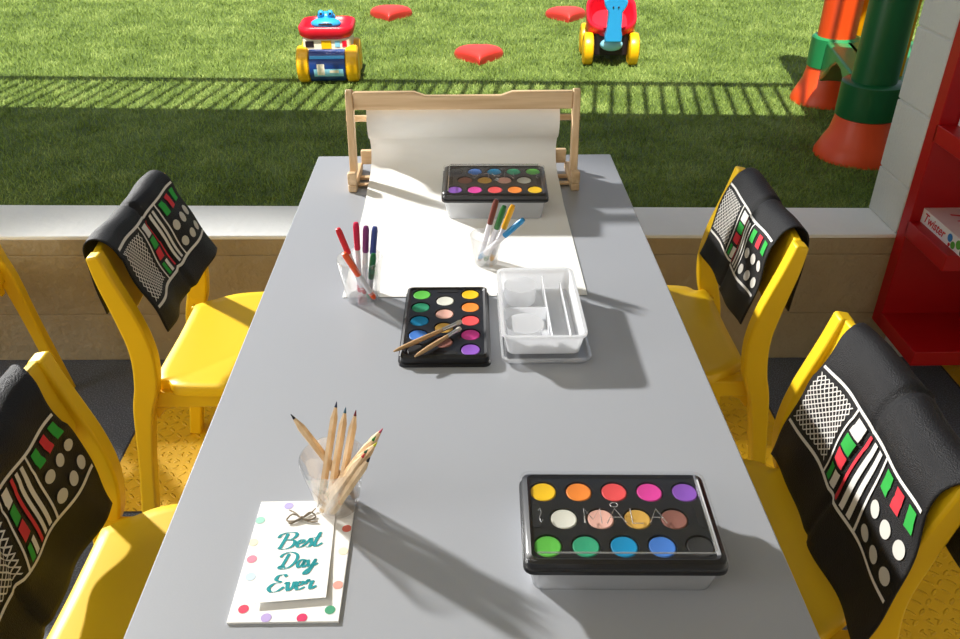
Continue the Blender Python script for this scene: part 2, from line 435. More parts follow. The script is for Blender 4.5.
def make_chair():
    root = empty('chair', (0, 0, 0))
    for s in (-1, 1):
        c = catmull([(p[0], 0, p[1]) for p in BACK], 5)
        ws = catmull([(w, 0, 0) for w in WID], 5)
        L = []; R = []
        for i, p in enumerate(c):
            t = (c[min(i + 1, len(c) - 1)] - c[max(i - 1, 0)]).normalized()
            n = V((-t.z, 0, t.x))
            L.append(p + n * ws[i].x / 2); R.append(p - n * ws[i].x / 2)
        b = MB(); n = len(c)
        y0, y1 = s * .180, s * .212
        vs = []
        for i in range(n):
            vs += [(L[i].x, y0, L[i].z), (R[i].x, y0, R[i].z), (R[i].x, y1, R[i].z), (L[i].x, y1, L[i].z)]
        fs = []
        for i in range(n - 1):
            for k in range(4):
                k2 = (k + 1) % 4
                q = (i * 4 + k, i * 4 + k2, i * 4 + 4 + k2, i * 4 + 4 + k)
                fs.append(q if s < 0 else q[::-1])
        top = (3, 2, 1, 0); bot = tuple((n - 1) * 4 + k for k in range(4))
        fs += [top, bot] if s < 0 else [top[::-1], bot[::-1]]
        b.add(vs, fs)
        b.build('back_leg', M_yel, root, bevel=.005, bseg=3)
    # backrest panel, bent to follow the uprights, rounded lower corners
    def pan(u, v, off):
        y = (u - .5) * .37
        e = abs(u - .5) * 2
        zl = .605 + .03 * max(0, (e - .8) / .2) ** 2
        z = .752 - (.752 - zl) * v
        x = back_x(z) - .012 * (1 - (2 * u - 1) ** 2) + off
        return (x, y, z)
    b = MB()
    nu, nv = 16, 8
    b.grid(lambda u, v: pan(u, v, .007), nu, nv)
    N = (nu + 1) * (nv + 1)
    b.add([pan(i / nu, j / nv, -.007) for j in range(nv + 1) for i in range(nu + 1)], [tuple(reversed(f)) for f in b.f[:nu * nv]])
    rim = [i for i in range(nu + 1)] + [j * (nu + 1) + nu for j in range(1, nv + 1)] + [nv * (nu + 1) + i for i in range(nu - 1, -1, -1)] + [j * (nu + 1) for j in range(nv - 1, 0, -1)]
    for i in range(len(rim)):
        a, c2 = rim[i], rim[(i + 1) % len(rim)]
        b.f.append([c2, a, a + N, c2 + N]); b.mi.append(0)
    b.build('backrest', M_yel, root, bevel=.003)
    # seat
    ou = catmull([(.078, -.165), (.079, 0), (.078, .165), (.092, .188), (.13, .198), (.30, .206), (.43, .20), (.468, .17), (.475, 0), (.468, -.17), (.43, -.20), (.30, -.206), (.13, -.198), (.092, -.188), (.078, -.165)][::-1] and
                 [(p[0], p[1], 0) for p in [(.054, .140), (.055, 0), (.054, -.160), (.082, -.174), (.12, -.198), (.30, -.206), (.43, -.20), (.468, -.17), (.475, 0), (.468, .17), (.43, .20), (.30, .206), (.16, .198), (.10, .174), (.054, .140)]], 4)[:-1]
    cxx = .27
    rings = [1., .985, .9, .7, .4]
    vs = []; fs = []; n = len(ou)
    def dish(p):
        d = max(abs(p[1]) / .2, abs(p[0] - cxx) / .2)
        return -.010 * (1 - min(1, d) ** 2) - .012 * max(0, (p[0] - .40) / .075) ** 2
    for k, r in enumerate(rings):
        for p in ou:
            q = (cxx + (p.x - cxx) * r, p.y * r)
            vs.append((q[0], q[1], SEATZ + (dish(q) if k else -.004 + dish(q))))
    vs.append((cxx, 0, SEATZ - .010))
    for k in range(len(rings) - 1):
        for i in range(n):
            i2 = (i + 1) % n
            fs.append((k * n + i, k * n + i2, (k + 1) * n + i2, (k + 1) * n + i))
    k = len(rings) - 1
    for i in range(n): fs.append((k * n + i, k * n + (i + 1) % n, len(vs) - 1))
    o = len(vs)
    for p in ou: vs.append((p.x, p.y, SEATZ - .024 + dish((p.x, p.y))))
    for i in range(n): fs.append((o + i, o + (i + 1) % n, (i + 1) % n, i))
    fs.append(tuple(o + i for i in range(n))[::-1])
    b = MB(); b.add(vs, fs); b.build('seat', M_yel, root, smooth=60)
    b = MB()
    for s in (-1, 1):
        b.box((.035, s * .176 - .014, SEATZ - .062), (.44, s * .176 + .014, SEATZ - .022))
        b.prism([(.045, SEATZ - .025), (.045, SEATZ - .10), (.065, SEATZ - .075), (.12, SEATZ - .055), (.16, SEATZ - .025)], -.012, .012, 0,
                Matrix.Translation((0, s * .172, 0)) @ Matrix.Rotation(PI / 2, 4, 'X'))
    b.box((.40, -.172, SEATZ - .06), (.425, .172, SEATZ - .036))
    b.build('seat_frame', M_yel, root, bevel=.003)
    for s in (-1, 1):
        b = MB()
        b.tube([(.415, s * .172, SEATZ - .03), (.43, s * .178, .25), (.452, s * .186, 0)], [.019, .017, .014], 12)
        b.build('front_leg', M_yel, root)
    return root

def copy_tree(o, parent=None):
    c = o.copy(); COL.objects.link(c); c.parent = parent
    for ch in list(o.children): copy_tree(ch, c)
    return c

GC = 'yellow chairs around the grey table'
chair = make_chair()
CH = [(-.715, 1.605, 0, 'yellow chair on the left beside the low wall, black printed bag over its back', GC),
      (-.672, .868, 0, 'yellow chair at the near left table corner, seat beside the paper gift bag', GC),
      (.664, 1.62, PI, 'yellow chair on the right beside the low wall and red shelf', GC),
      (.644, .962, PI, 'yellow chair at the near right, beside the closed paint box', GC),
      (-1.212, 1.80, PI, 'yellow chair at the far left, only its slanting leg showing by the wall', 'yellow chairs away from the table')]
chairs = []
for i, (x, y, r, lab, g) in enumerate(CH):
    c = chair if i == 0 else copy_tree(chair)
    c.location = (x, y, 0); c.rotation_euler = (0, 0, r)
    tag(c, lab, 'chair', g); chairs.append(c)

# ------------------------------------------------------------------ printed bags over the chair backs
def bag(name, chair_o, label, ymin=-.172, ymax=.172, seed=0, fold=.55, drop=0., skew=0., backlen=.62, amp=.006, bulge=.0, S0=.145, S1=.385, pinch=0., hollow=-.007):
    """front of chair = +x local; viewer facing the chair sees local +y on the LEFT when chair looks -x ... a runs viewer-left to viewer-right"""
    rg = random.Random(seed)
    ph = [rg.uniform(0, 6) for _ in range(4)]
    path0 = [(.112 + bulge, .562 - drop), (.098 + bulge * .9, .60 - drop * .8), (.076 + bulge * .5, .648 - drop * .45), (.055 if bulge > -.03 else .050, .70 - drop * .1), (.042, .738), (.028, .757), (.008, .766), (-.012, .757), (-.020, .735), (-.016, .69), (-.006, backlen)]
    pts = catmull([(p[0], 0, p[1]) for p in path0], 6)
    acc = [0]
    for p, q in zip(pts, pts[1:]): acc.append(acc[-1] + (q - p).length)
    tot = acc[-1]
    def path(s):
        d = s * tot
        for i in range(len(pts) - 1):
            if d <= acc[i + 1] + 1e-9:
                t = (d - acc[i]) / max(acc[i + 1] - acc[i], 1e-9)
                return pts[i].lerp(pts[i + 1], t)
        return pts[-1].copy()
    def pos(a, s):
        p = path(s)
        pk = pinch * math.exp(-((s - .52) / .16) ** 2)
        y = (ymin + pk) + (ymax - ymin - 2 * pk) * a
        front = max(0., 1 - s / .55)                       # 1 at the hem, 0 at the ridge
        wave = amp * math.sin(a * 9 + ph[0]) * front + .5 * amp * math.sin(a * 17 + ph[1] + s * 6) + .4 * amp * math.sin(s * 22 + ph[2] + a * 4)
        g = math.exp(-((a - fold) / .022) ** 2)
        dep = -.008 * g * (1 - .4 * front)
        step = .004 / (1 + math.exp(-(a - fold) / .012))
        sag = hollow * (1 - (2 * a - 1) ** 2)               # follow the hollow of the panel
        x = p.x + sag * (1 if s < .5 else .6) + (wave + dep + step) * (1 if s < .42 else .5)
        z = p.z + (dep * .9 if .3 < s < .7 else 0) + .004 * math.sin(a * 7 + ph[3]) + skew * (a - .5) * front
        y += .010 * front * math.sin(3 * a + ph[2]) - skew * .3 * front
        return V((x, y, z))
    def surf(a, s, off=0.):
        p = pos(a, s)
        if off:
            e = .004
            du = pos(min(a + e, 1), s) - pos(max(a - e, 0), s); ds = pos(a, min(s + e, 1)) - pos(a, max(s - e, 0))
            n = du.cross(ds).normalized()
            if n.x < 0 and s < .5: n = -n
            p = p + n * off
        return p
    root = empty(name, (0, 0, 0))
    root.location = chair_o.location; root.rotation_euler = chair_o.rotation_euler
    tag(root, label, 'bag', 'black printed bags over the chair backs')
    b = MB(); b.grid(lambda u, v: surf(u, v), 60, 56)
    b.build('fabric', M_black, root, solid=.003, smooth=180)
    # printed control-panel pattern
    P = MB()
    def q(a, bb): return surf(a, S1 + (S0 - S1) * bb, .0034)
    def rect(a0, b0, a1, b1, mi, nu=4, nv=6):
        P.grid(lambda u, v: q(a0 + (a1 - a0) * u, b0 + (b1 - b0) * v), nu, nv, mi)
    def quad(p0, p1, p2, p3, mi, n=8):
        P.grid(lambda u, v: q(*[(p0[k] * (1 - u) + p1[k] * u) * (1 - v) + (p3[k] * (1 - u) + p2[k] * u) * v for k in (0, 1)]), n, 1, mi)
    def dot(a, bb, r, mi):
        asp = .344 / (tot * (S1 - S0))
        ring = [q(a + r * math.cos(t * PI / 10), bb + r * asp * math.sin(t * PI / 10)) for t in range(20)]
        P.add([q(a, bb)] + ring, [(0, 1 + k, 1 + (k + 1) % 20) for k in range(20)], mi)
    W, G, R, D = 0, 1, 2, 3
    rect(.02, -.02, .98, .02, W, 40, 1)
    rect(.02, .98, .98, 1.025, W, 40, 1)
    rect(.362, 0, .375, 1, W, 1, 14)
    rect(.655, 0, .668, 1, W, 1, 14)
    # mesh square
    A0, A1, B0, B1 = .035, .332, .08, .92
    n = 9
    for dirn in (1, -1):
        for k in range(-n + 1, n):
            t = k / n
            # diagonal line u-v=t (or mirrored)
            u0, v0 = (max(t, 0), max(-t, 0)); u1, v1 = (1 + min(t, 0), 1 - max(t, 0))
            if dirn < 0: u0, u1 = 1 - u0, 1 - u1
            w = .010
            p0 = (A0 + (A1 - A0) * u0, B0 + (B1 - B0) * v0); p1 = (A0 + (A1 - A0) * u1, B0 + (B1 - B0) * v1)
            wa = w * (A1 - A0) * 1.4
            quad((p0[0] - wa, p0[1]), (p1[0] - wa, p1[1]), (p1[0] + wa, p1[1]), (p0[0] + wa, p0[1]), W, 10)
    rect(.40, .07, .465, .26, W); rect(.40, .29, .465, .47, G); rect(.40, .50, .465, .68, R)
    rect(.397, .74, .428, .95, G); rect(.440, .74, .471, .95, W)
    for a0, a1, mi in ((.505, .53, R), (.552, .577, W), (.598, .623, W)):
        rect(a0, .06, a1, .95, mi, 2, 14)
    for a, mi in ((.725, G), (.825, R), (.925, G)):
        rect(a - .029, .07, a + .029, .29, mi)
    for a in (.725, .825, .925):
        for bb in (.50, .82): dot(a, bb, .034, D)
    P.build('printed_panel', [M_pwhite, M_pgreen, M_pred, M_pdot], root, smooth=180)
    return root

bag('printed_bag', chairs[0], 'black printed bag draped over left chair by the low wall, creased down the middle', seed=1, fold=.52, backlen=.60, ymax=.185, ymin=-.172, S0=.135, S1=.455)
bag('printed_bag', chairs[1], 'black printed bag hanging on near left chair back, its dots nearest the gift bag', seed=2, fold=.3, drop=.095, bulge=-.046, backlen=.62, ymax=.168, ymin=-.20, S0=.195, S1=.485, pinch=.05)
bag('printed_bag', chairs[2], 'black printed bag draped over the right chair beside the low wall', seed=4, fold=.487, drop=.018, bulge=-.026, backlen=.58, hollow=-.002, amp=.003, ymin=-.17, S0=.15, S1=.425, pinch=.015)
bag('printed_bag', chairs[3], 'large black printed bag with pleat, on near right chair beside red shelf', seed=5, fold=.49, drop=.09, bulge=-.014, backlen=.62, ymin=-.166, ymax=.232, S0=.19, S1=.475, pinch=.03)

# ------------------------------------------------------------------ paint boxes
PCOL = {'yellow': (244, 196, 20), 'orange': (245, 140, 50), 'red': (236, 82, 84), 'pink': (226, 66, 160), 'purple': (140, 84, 190),
        'white': (220, 220, 208), 'rose': (232, 180, 165), 'gold': (214, 168, 78), 'brown': (140, 92, 82),
        'green': (92, 186, 70), 'teal': (48, 160, 118), 'cyan': (0, 138, 190), 'blue': (66, 122, 205), 'black': (44, 44, 46)}
M_paint = {k: mat('paint_' + k, rgb(*v), .55, .3, .06, 120) for k, v in PCOL.items()}
PW, PD = .220, .142
def wells():
    out = []
    for i, n in enumerate(('yellow', 'orange', 'red', 'pink', 'purple')): out.append((-.085 + .0425 * i, .0412, n))
    for i, n in enumerate(('white', 'rose', 'gold', 'brown')): out.append((-.06375 + .0425 * i, -.003, n))
    for i, n in enumerate(('green', 'teal', 'cyan', 'blue', 'black')): out.append((-.085 + .0425 * i, -.0448, n))
    return out
def tray_parts(root, z0, z1):
    """black palette: stepped body with a raised rim, round wells and a cake of paint in each"""
    hw, hd = PW / 2, PD / 2
    R = .0170
    # top deck as a grid of cells with round holes
    b = MB()
    def ringpoly(x, y, r, n=24): return [(x + r * math.cos(2 * PI * k / n), y + r * math.sin(2 * PI * k / n)) for k in range(n)]
    xs = [-hw + .008, -.06375, -.02125, .02125, .06375, hw - .008]
    xm = [-hw + .008, -.085, -.0425, 0, .0425, .085, hw - .008]
    zt = z1 - .003
    def cell(x0, y0, x1, y1, c=None):
        if c is None:
            b.add([(x0, y0, zt), (x1, y0, zt), (x1, y1, zt), (x0, y1, zt)], [(0, 1, 2, 3)]); return
        n = 24; vs = []; 
        for k in range(n):
            a = 2 * PI * k / n; dx, dy = math.cos(a), math.sin(a)
            t = min(((x1 - c[0]) / dx if dx > 1e-6 else (x0 - c[0]) / dx if dx < -1e-6 else 9), ((y1 - c[1]) / dy if dy > 1e-6 else (y0 - c[1]) / dy if dy < -1e-6 else 9))
            vs.append((c[0] + dx * t, c[1] + dy * t, zt))
        for x, y in ringpoly(c[0], c[1], R): vs.append((x, y, zt))
        for x, y in ringpoly(c[0], c[1], R - .0015): vs.append((x, y, zt - .006))
        fs = []
        for k in range(n):
            k2 = (k + 1) % n
            fs += [(k, k2, n + k2, n + k), (n + k, n + k2, 2 * n + k2, 2 * n + k)]
        # corner fillers
        b.add(vs, fs)
        for cxn, cyn in ((x0, y0), (x1, y0), (x1, y1), (x0, y1)):
            a = math.atan2(cyn - c[1], cxn - c[0]) % (2 * PI)
            k = int(a / (2 * PI) * n)
            p, q2 = vs[k], vs[(k + 1) % n]
            b.add([p, (cxn, cyn, zt), q2], [(0, 1, 2)])
    W = wells()
    for i in range(5):
        cell(xs[i], .024, xs[i + 1], hd - .006, W[i][:2])
        cell(xs[i], -hd + .006, xs[i + 1], -.022, W[9 + i][:2])
    for i in range(4): cell(xm[1 + i], -.022, xm[2 + i], .024, W[5 + i][:2])
    cell(xm[0], -.022, xm[1], .024); cell(xm[5], -.022, xm[6], .024)
    # rim and skirt
    o1 = rrpoly(-hw, -hd, hw, hd, .010, 4); o2 = rrpoly(-hw + .006, -hd + .004, hw - .006, hd - .004, .008, 4); o3 = rrpoly(-hw + .010, -hd + .008, hw - .010, hd - .008, .006, 4)
    sk = rrpoly(-hw - .003, -hd - .003, hw + .003, hd + .003, .012, 4)
    levels = [(sk, z0), (sk, z0 + .005), (o1, z0 + .006), (o1, z1 - .003), (o2, z1), (o3, z1 - .0032)]
    n = len(o1); vs = []
    for poly, z in levels: vs += [(p[0], p[1], z) for p in poly]
    fs = [(l * n + i, l * n + (i + 1) % n, (l + 1) * n + (i + 1) % n, (l + 1) * n + i) for l in range(len(levels) - 1) for i in range(n)]
    fs.append(tuple(range(n))[::-1])
    b.add(vs, fs)
    # dark brush slots at both ends of the middle row
    for sx in (-1, 1):
        b.rrect(sx * .0950 - .005, -.018, sx * .0950 + .005, .020, .004, zt + .0003, zt + .0006, 1)
    b.build('palette_tray', [M_blackp, M_blackm], root, smooth=40)
    for x, y, n_ in W:
        b = MB(); b.lathe([(0.0152, zt - .008), (.0154, zt - .0018), (.0140, zt - .0010), (.008, zt - .0016), (0.0001, zt - .0018)], 24, 0, Matrix.Translation((x, y, 0)))
        p = b.build('paint_cake', M_paint[n_], root); p['label'] = n_ + ' watercolour cake'

def tub_shell(x0, y0, x1, y1, z0, z1, taper=.006, t=.0012, r=.012, rim=.004):
    """open box with rounded corners, sloping walls and a rolled rim"""
    b = MB()
    bot = rrpoly(x0 + taper, y0 + taper, x1 - taper, y1 - taper, r, 5); top = rrpoly(x0, y0, x1, y1, r, 5)
    topo = rrpoly(x0 - rim, y0 - rim, x1 + rim, y1 + rim, r + rim, 5)
    def inset(p, d): return rrpoly(p[0] + d, p[1] + d, p[2] - d, p[3] - d, r, 5)
    boti = rrpoly(x0 + taper + t, y0 + taper + t, x1 - taper - t, y1 - taper - t, r - t, 5); topi = rrpoly(x0 + t, y0 + t, x1 - t, y1 - t, r - t, 5)
    lv = [(boti, z0 + t), (topi, z1), (topo, z1), (topo, z1 - .004), (top, z1 - .0035), (bot, z0)]
    n = len(bot); vs = []
    for poly, z in lv: vs += [(p[0], p[1], z) for p in poly]
    fs = [(l * n + i, l * n + (i + 1) % n, (l + 1) * n + (i + 1) % n, (l + 1) * n + i) for l in range(len(lv) - 1) for i in range(n)]
    fs = [f[::-1] for f in fs]
    fs.append(tuple(range(n))); fs.append(tuple((len(lv) - 1) * n + i for i in range(n))[::-1])
    b.add(vs, fs)
    return b

def strokes_mb(strokes, M, w, mi=0, b=None, tube=None):
    b = b or MB()
    for s in strokes:
        pts = [M @ V((p[0], p[1], 0)) for p in s]
        b.tube(pts, w, 6, mi)
    return b

def paint_box(loc, rz, label, th=.037, tilt=0.):
    root = empty('paint_box', loc, rz)
    root.rotation_euler.x = tilt
    dz = th - .022
    tag(root, label, 'paint set', 'closed paint boxes on the table')
    hw, hd = PW / 2, PD / 2
    tub_shell(-hw + .003, -hd + .003, hw - .003, hd - .003, 0, th, .006, .0012, .012, .003).build('storage_tub', M_tubb, root)
    tray_parts(root, .0225 + dz, .040 + dz)
    # clear lid: a thin shell over the palette
    o = [rrpoly(-hw - .004, -hd - .004, hw + .004, hd + .004, .013, 4), rrpoly(-hw - .002, -hd - .002, hw + .002, hd + .002, .012, 4), rrpoly(-hw + .004, -hd + .003, hw - .004, hd - .003, .010, 4), rrpoly(-hw + .010, -hd + .008, hw - .010, hd - .008, .006, 4)]
    b = MB(); n = len(o[0]); vs = []
    for poly, z in zip((o[0], o[1], o[2], o[3]), (.030 + dz, .0405 + dz, .0445 + dz, .0445 + dz)): vs += [(p[0], p[1], z) for p in poly]
    fs = [(l * n + i, l * n + (i + 1) % n, (l + 1) * n + (i + 1) % n, (l + 1) * n + i) for l in range(3) for i in range(n)]
    fs.append(tuple(3 * n + i for i in range(n)))
    b.add(vs, fs); lid = b.build('clear_lid', M_lid, root, smooth=50)
    # embossed word on the lid: ~ M A(ring) L A
    st = [([[(-.05, .85), (.10, 1.0), (.18, .7), (.02, .35), (.12, .05), (.25, .2)]], -.093, .016),
          ([[(0, 0), (0, 1.0), (.5, .25), (1.0, 1.0), (1.0, 0)]], -.041, .019),
          ([[(0, 0), (.5, 1.0), (1.0, 0)], [(.2, .4), (.8, .4)]], -.016, .022),
          ([[(.5 + .5 * math.cos(t), .5 + .5 * math.sin(t)) for t in [k * PI / 8 for k in range(17)]]], -.0095, .009),
          ([[(0, 1.0), (0, 0), (1.0, 0)]], .013, .012),
          ([[(0, 0), (.5, 1.0), (1.0, 0)], [(.2, .4), (.8, .4)]], .033, .019)]
    for k_, (ss, x0, wd) in enumerate(st):
        ring = k_ == 3
        hgt = .007 if ring else .023
        y0 = .0075 if ring else -.0180
        b = MB()
        for s_ in ss: b.tube([(x0 + wd * p[0], y0 + hgt * p[1], .0447 + dz) for p in s_], .0007, 6)
        b.build('embossed_letter' if k_ not in (0, 3) else 'embossed_mark', M_letter, lid)
    b = MB(); b.rrect(hw - .0125, -hd + .012, hw - .0105, hd - .010, .0009, .0442 + dz, .0462 + dz); b.build('lid_ridge', M_letter, lid)
    b = MB(); b.rrect(-hw + .012, -hd + .008, hw - .013, -hd + .0094, .0006, .0442 + dz, .0458 + dz); b.build('lid_ridge', M_letter, lid)
    return root
paint_box((.175, .689, TZ), math.radians(-1.5), 'closed paint box nearest the camera, black palette under clear lid, front right of table')
paint_box((.066, 1.676, TZ + .0075), math.radians(180 - 1), 'closed paint box standing on the drawing paper in front of wooden roll holder', .044, math.radians(-4.5))

pal = empty('paint_palette', (-.033, 1.184, TZ), math.radians(-90.5))
tag(pal, 'open black paint palette with two brushes lying across it', 'paint set')
pal.scale = (1.035, 1, 1)
tray_parts(pal, .0, .018)

# two brushes resting on the open palette
def brush(a, c, label, ferr=.62):
    a = V(a); c = V(c)
    root = empty('paint_brush', a); tag(root, label, 'paint brush', 'brushes on the open palette')
    M = along((0, 0, 0), c - a); L = (c - a).length
    b = MB(); b.lathe([(.0012, 0), (.0030, .01), (.0042, L * .30), (.0036, L * .62), (.0030, L * .72)], 12, 0, M); b.build('handle', M_brush, root)
    b = MB(); b.lathe([(.0033, L * .70), (.0034, L * .88), (.0036, L * .90)], 12, 0, M); b.build('ferrule', M_ferr, root)
    b = MB(); b.lathe([(.0034, L * .895), (.0042, L * .95), (.0035, L * .985), (.001, L)], 12, 0, M); b.build('bristles', M_bristle, root)
brush((-.114, 1.082, TZ + .0215), (-.006, 1.168, TZ + .0225), 'thin wooden paint brush lying upper left of the pair on palette')
brush((-.080, 1.067, TZ + .0215), (-.008, 1.147, TZ + .0225), 'wooden paint brush lying lower right of the pair on palette')

# open translucent tub standing on its clear lid
lidr = empty('clear_box_lid', (.128, 1.178, TZ)); tag(lidr, 'clear plastic lid lying flat under the open white tub', 'lid')
b = tub_shell(-.069, -.108, .069, .108, 0, .012, .003, .0012, .012, .003); b.build('lid_shell', M_tubc, lidr)
tub = empty('storage_tub', (.124, 1.188, TZ + .0125)); tag(tub, 'open white translucent plastic tub with round cup inside, right of palette', 'tub')
b = tub_shell(-.064, -.110, .064, .110, 0, .038, .006, .0014, .012, .004); b.build('tub_shell', M_tub, tub)
b = MB(); b.lathe([(.0265, .002), (.030, .030), (.031, .030), (.0001, .0295)], 32, 0, Matrix.Translation((-.028, -.060, 0))); b.build('round_compartment', M_tub, tub)
b = MB(); b.lathe([(.0265, .002), (.028, .033), (.0, .033)], 32, 0, Matrix.Translation((-.028, .062, 0))); b.build('round_compartment', M_tub, tub)
b = MB(); b.box((.012, -.098, .0016), (.014, .098, .030)); b.box((-.058, -.004, .0016), (.012, -.002, .026)); b.box((.044, -.095, .0016), (.0455, .095, .022)); b.build('divider', M_tub, tub, bevel=.0006)

# ------------------------------------------------------------------ cups, pencils, markers
def cup(loc, label, r0, r1, h=.08, t=.0012):
    b = MB()
    b.lathe([(.0001, .003), (r0 - t - .002, .003), (r0 - t, .006), (r1 - t, h), (r1, h + .0005), (r1 + .0006, h - .002), (r0, .002), (r0 - .002, 0), (.0001, 0)], 40)
    o = b.build('plastic_cup', M_cup, loc=loc, smooth=40)
    return tag(o, label, 'cup', 'clear plastic cups')
PC = (-.163, .763)
cup((PC[0], PC[1], TZ + .0034), 'clear plastic cup of coloured pencils standing beside the paper gift bag', .025, .040)
MC = (-.184, 1.288)
cup((MC[0], MC[1], TZ + .0018), 'clear plastic cup of red and purple markers at left corner of the paper', .030, .040)
MR = (.040, 1.415)
cup((MR[0], MR[1], TZ + .0018), 'clear plastic cup of brown, green, yellow, blue markers before the far paint box', .022, .030, .06)

LEAD = {'black': (30, 30, 34), 'navy': (40, 48, 80), 'teal': (60, 100, 120), 'maroon': (110, 40, 50), 'rose': (190, 90, 110), 'green': (40, 130, 60), 'yellow': (190, 190, 30), 'dark green': (40, 90, 60), 'red': (200, 60, 60)}
M_lead = {k: mat('lead_' + k.replace(' ', '_'), rgb(*v), .5, .3) for k, v in LEAD.items()}
def pencil(a, c, lead, label):
    a = V(a); c = V(c); L = (c - a).length
    root = empty('coloured_pencil', a); tag(root, label, 'pencil', 'coloured pencils in the clear cup')
    M = along((0, 0, 0), c - a); r = .0052
    b = MB(); b.lathe([(r * .98, 0), (r, .0005), (r, L - .022), (.0019, L - .007)], 6, 0, M); b.build('barrel', M_pencil, root, smooth=20)
    b = MB(); b.lathe([(.00195, L - .0073), (.0004, L)], 8, 0, M); b.build('lead_tip', M_lead[lead], root)
PENCILS = [
    ((-.141, .772, TZ + .009), (-.2155, .803, .8385), 'black', 'natural wood pencil with dark tip leaning to the left by itself'),
    ((-.184, .762, TZ + .009), (-.1595, .812, .850), 'navy', 'tallest upright pencil with dark blue tip, left of the three standing ones'),
    ((-.173, .757, TZ + .009), (-.1465, .798, .852), 'teal', 'upright pencil with grey blue tip, middle of the three standing ones'),
    ((-.162, .751, TZ + .009), (-.1335, .792, .852), 'maroon', 'upright pencil with maroon tip, right of the three standing ones'),
    ((-.172, .778, TZ + .009), (-.1005, .774, .838), 'rose', 'pencil with rose tip leaning far to the right, highest of the slanting bunch'),
    ((-.176, .770, TZ + .014), (-.1075, .758, .839), 'green', 'slanting pencil with bright green tip just below the rose one'),
    ((-.166, .764, TZ + .022), (-.1045, .744, .842), 'yellow', 'slanting pencil with yellow tip in the right-leaning bunch'),
    ((-.176, .764, TZ + .018), (-.1148, .735, .839), 'dark green', 'slanting pencil with dark green tip in the right-leaning bunch'),
    ((-.178, .745, TZ + .014), (-.1168, .726, .841), 'red', 'slanting pencil with red tip beside the lowest black one'),
    ((-.166, .742, TZ + .014), (-.1110, .722, .838), 'black', 'lowest right-leaning pencil with black tip in the clear cup'),
]
for a, c, l, lab in PENCILS: pencil(a, c, l, lab)

MK = {'red': (214, 24, 40), 'crimson': (222, 40, 84), 'purple': (126, 50, 116), 'blue': (52, 70, 142), 'orange': (245, 92, 34), 'dark green': (24, 104, 62),
      'brown': (112, 50, 34), 'green': (34, 108, 40), 'yellow': (250, 180, 16), 'sky blue': (24, 132, 188)}
M_mk = {k: mat('marker_' + k.replace(' ', '_'), rgb(*v), .35, .5) for k, v in MK.items()}
M_barrel = mat('marker_white_barrel', rgb(228, 226, 232), .35, .5)
def marker(a, c, col, label, grp):
    """a = writing-free end in the cup, c = top of the coloured cap"""
    a = V(a); c = V(c); L = (c - a).length; r = .0056
    root = empty('felt_tip_marker', a); tag(root, label, 'marker', grp)
    M = along((0, 0, 0), c - a)
    b = MB(); b.lathe([(r * .86, .012), (r * .9, .013), (r * .9, L - .05)], 14, 0, M); b.build('barrel', M_barrel, root)
    b = MB(); b.lathe([(.0018, 0), (r * .8, .004), (r * .92, .016)], 14, 0, M); p = b.build('end_plug', M_mk[col], root)
    b = MB(); b.lathe([(r * .92, L - .052), (r, L - .050), (r, L - .008), (r * .75, L - .001), (r * .3, L)], 14, 0, M); p = b.build('cap', M_mk[col], root)
    p['label'] = col + ' cap'
G1, G2 = 'felt tip markers in the left cup', 'felt tip markers in the right cup'
Z1 = TZ + .0068
for a, c, col, lab, g in [
    ((-.180, 1.290, Z1), (-.2165, 1.283, .861), 'red', 'marker with bright red cap leaning left in the left cup', G1),
    ((-.190, 1.296, Z1), (-.187, 1.300, .864), 'crimson', 'marker with crimson cap standing upright in the left cup', G1),
    ((-.182, 1.300, Z1), (-.1685, 1.288, .862), 'purple', 'marker with purple cap standing upright in the left cup', G1),
    ((-.172, 1.288, Z1), (-.1535, 1.290, .860), 'blue', 'marker with dark blue cap standing upright in the left cup', G1),
    ((-.160, 1.262, Z1 + .006), (-.2045, 1.247, .832), 'orange', 'marker with orange cap slanting across the front of the left cup', G1),
    ((-.172, 1.274, Z1), (-.156, 1.262, .822), 'dark green', 'short looking marker with dark green cap at right of the left cup', G1),
    ((.028, 1.414, Z1), (.0595, 1.405, .858), 'brown', 'marker with brown cap, leftmost in the right cup', G2),
    ((.039, 1.413, Z1), (.0735, 1.392, .851), 'green', 'marker with green cap between brown and yellow ones', G2),
    ((.050, 1.413, Z1), (.0900, 1.402, .848), 'yellow', 'marker with yellow cap in the right cup', G2),
    ((.026, 1.400, Z1 + .012), (.1095, 1.385, .828), 'sky blue', 'marker with sky blue cap slanting furthest right in the right cup', G2)]:
    marker(a, c, col, lab, g)

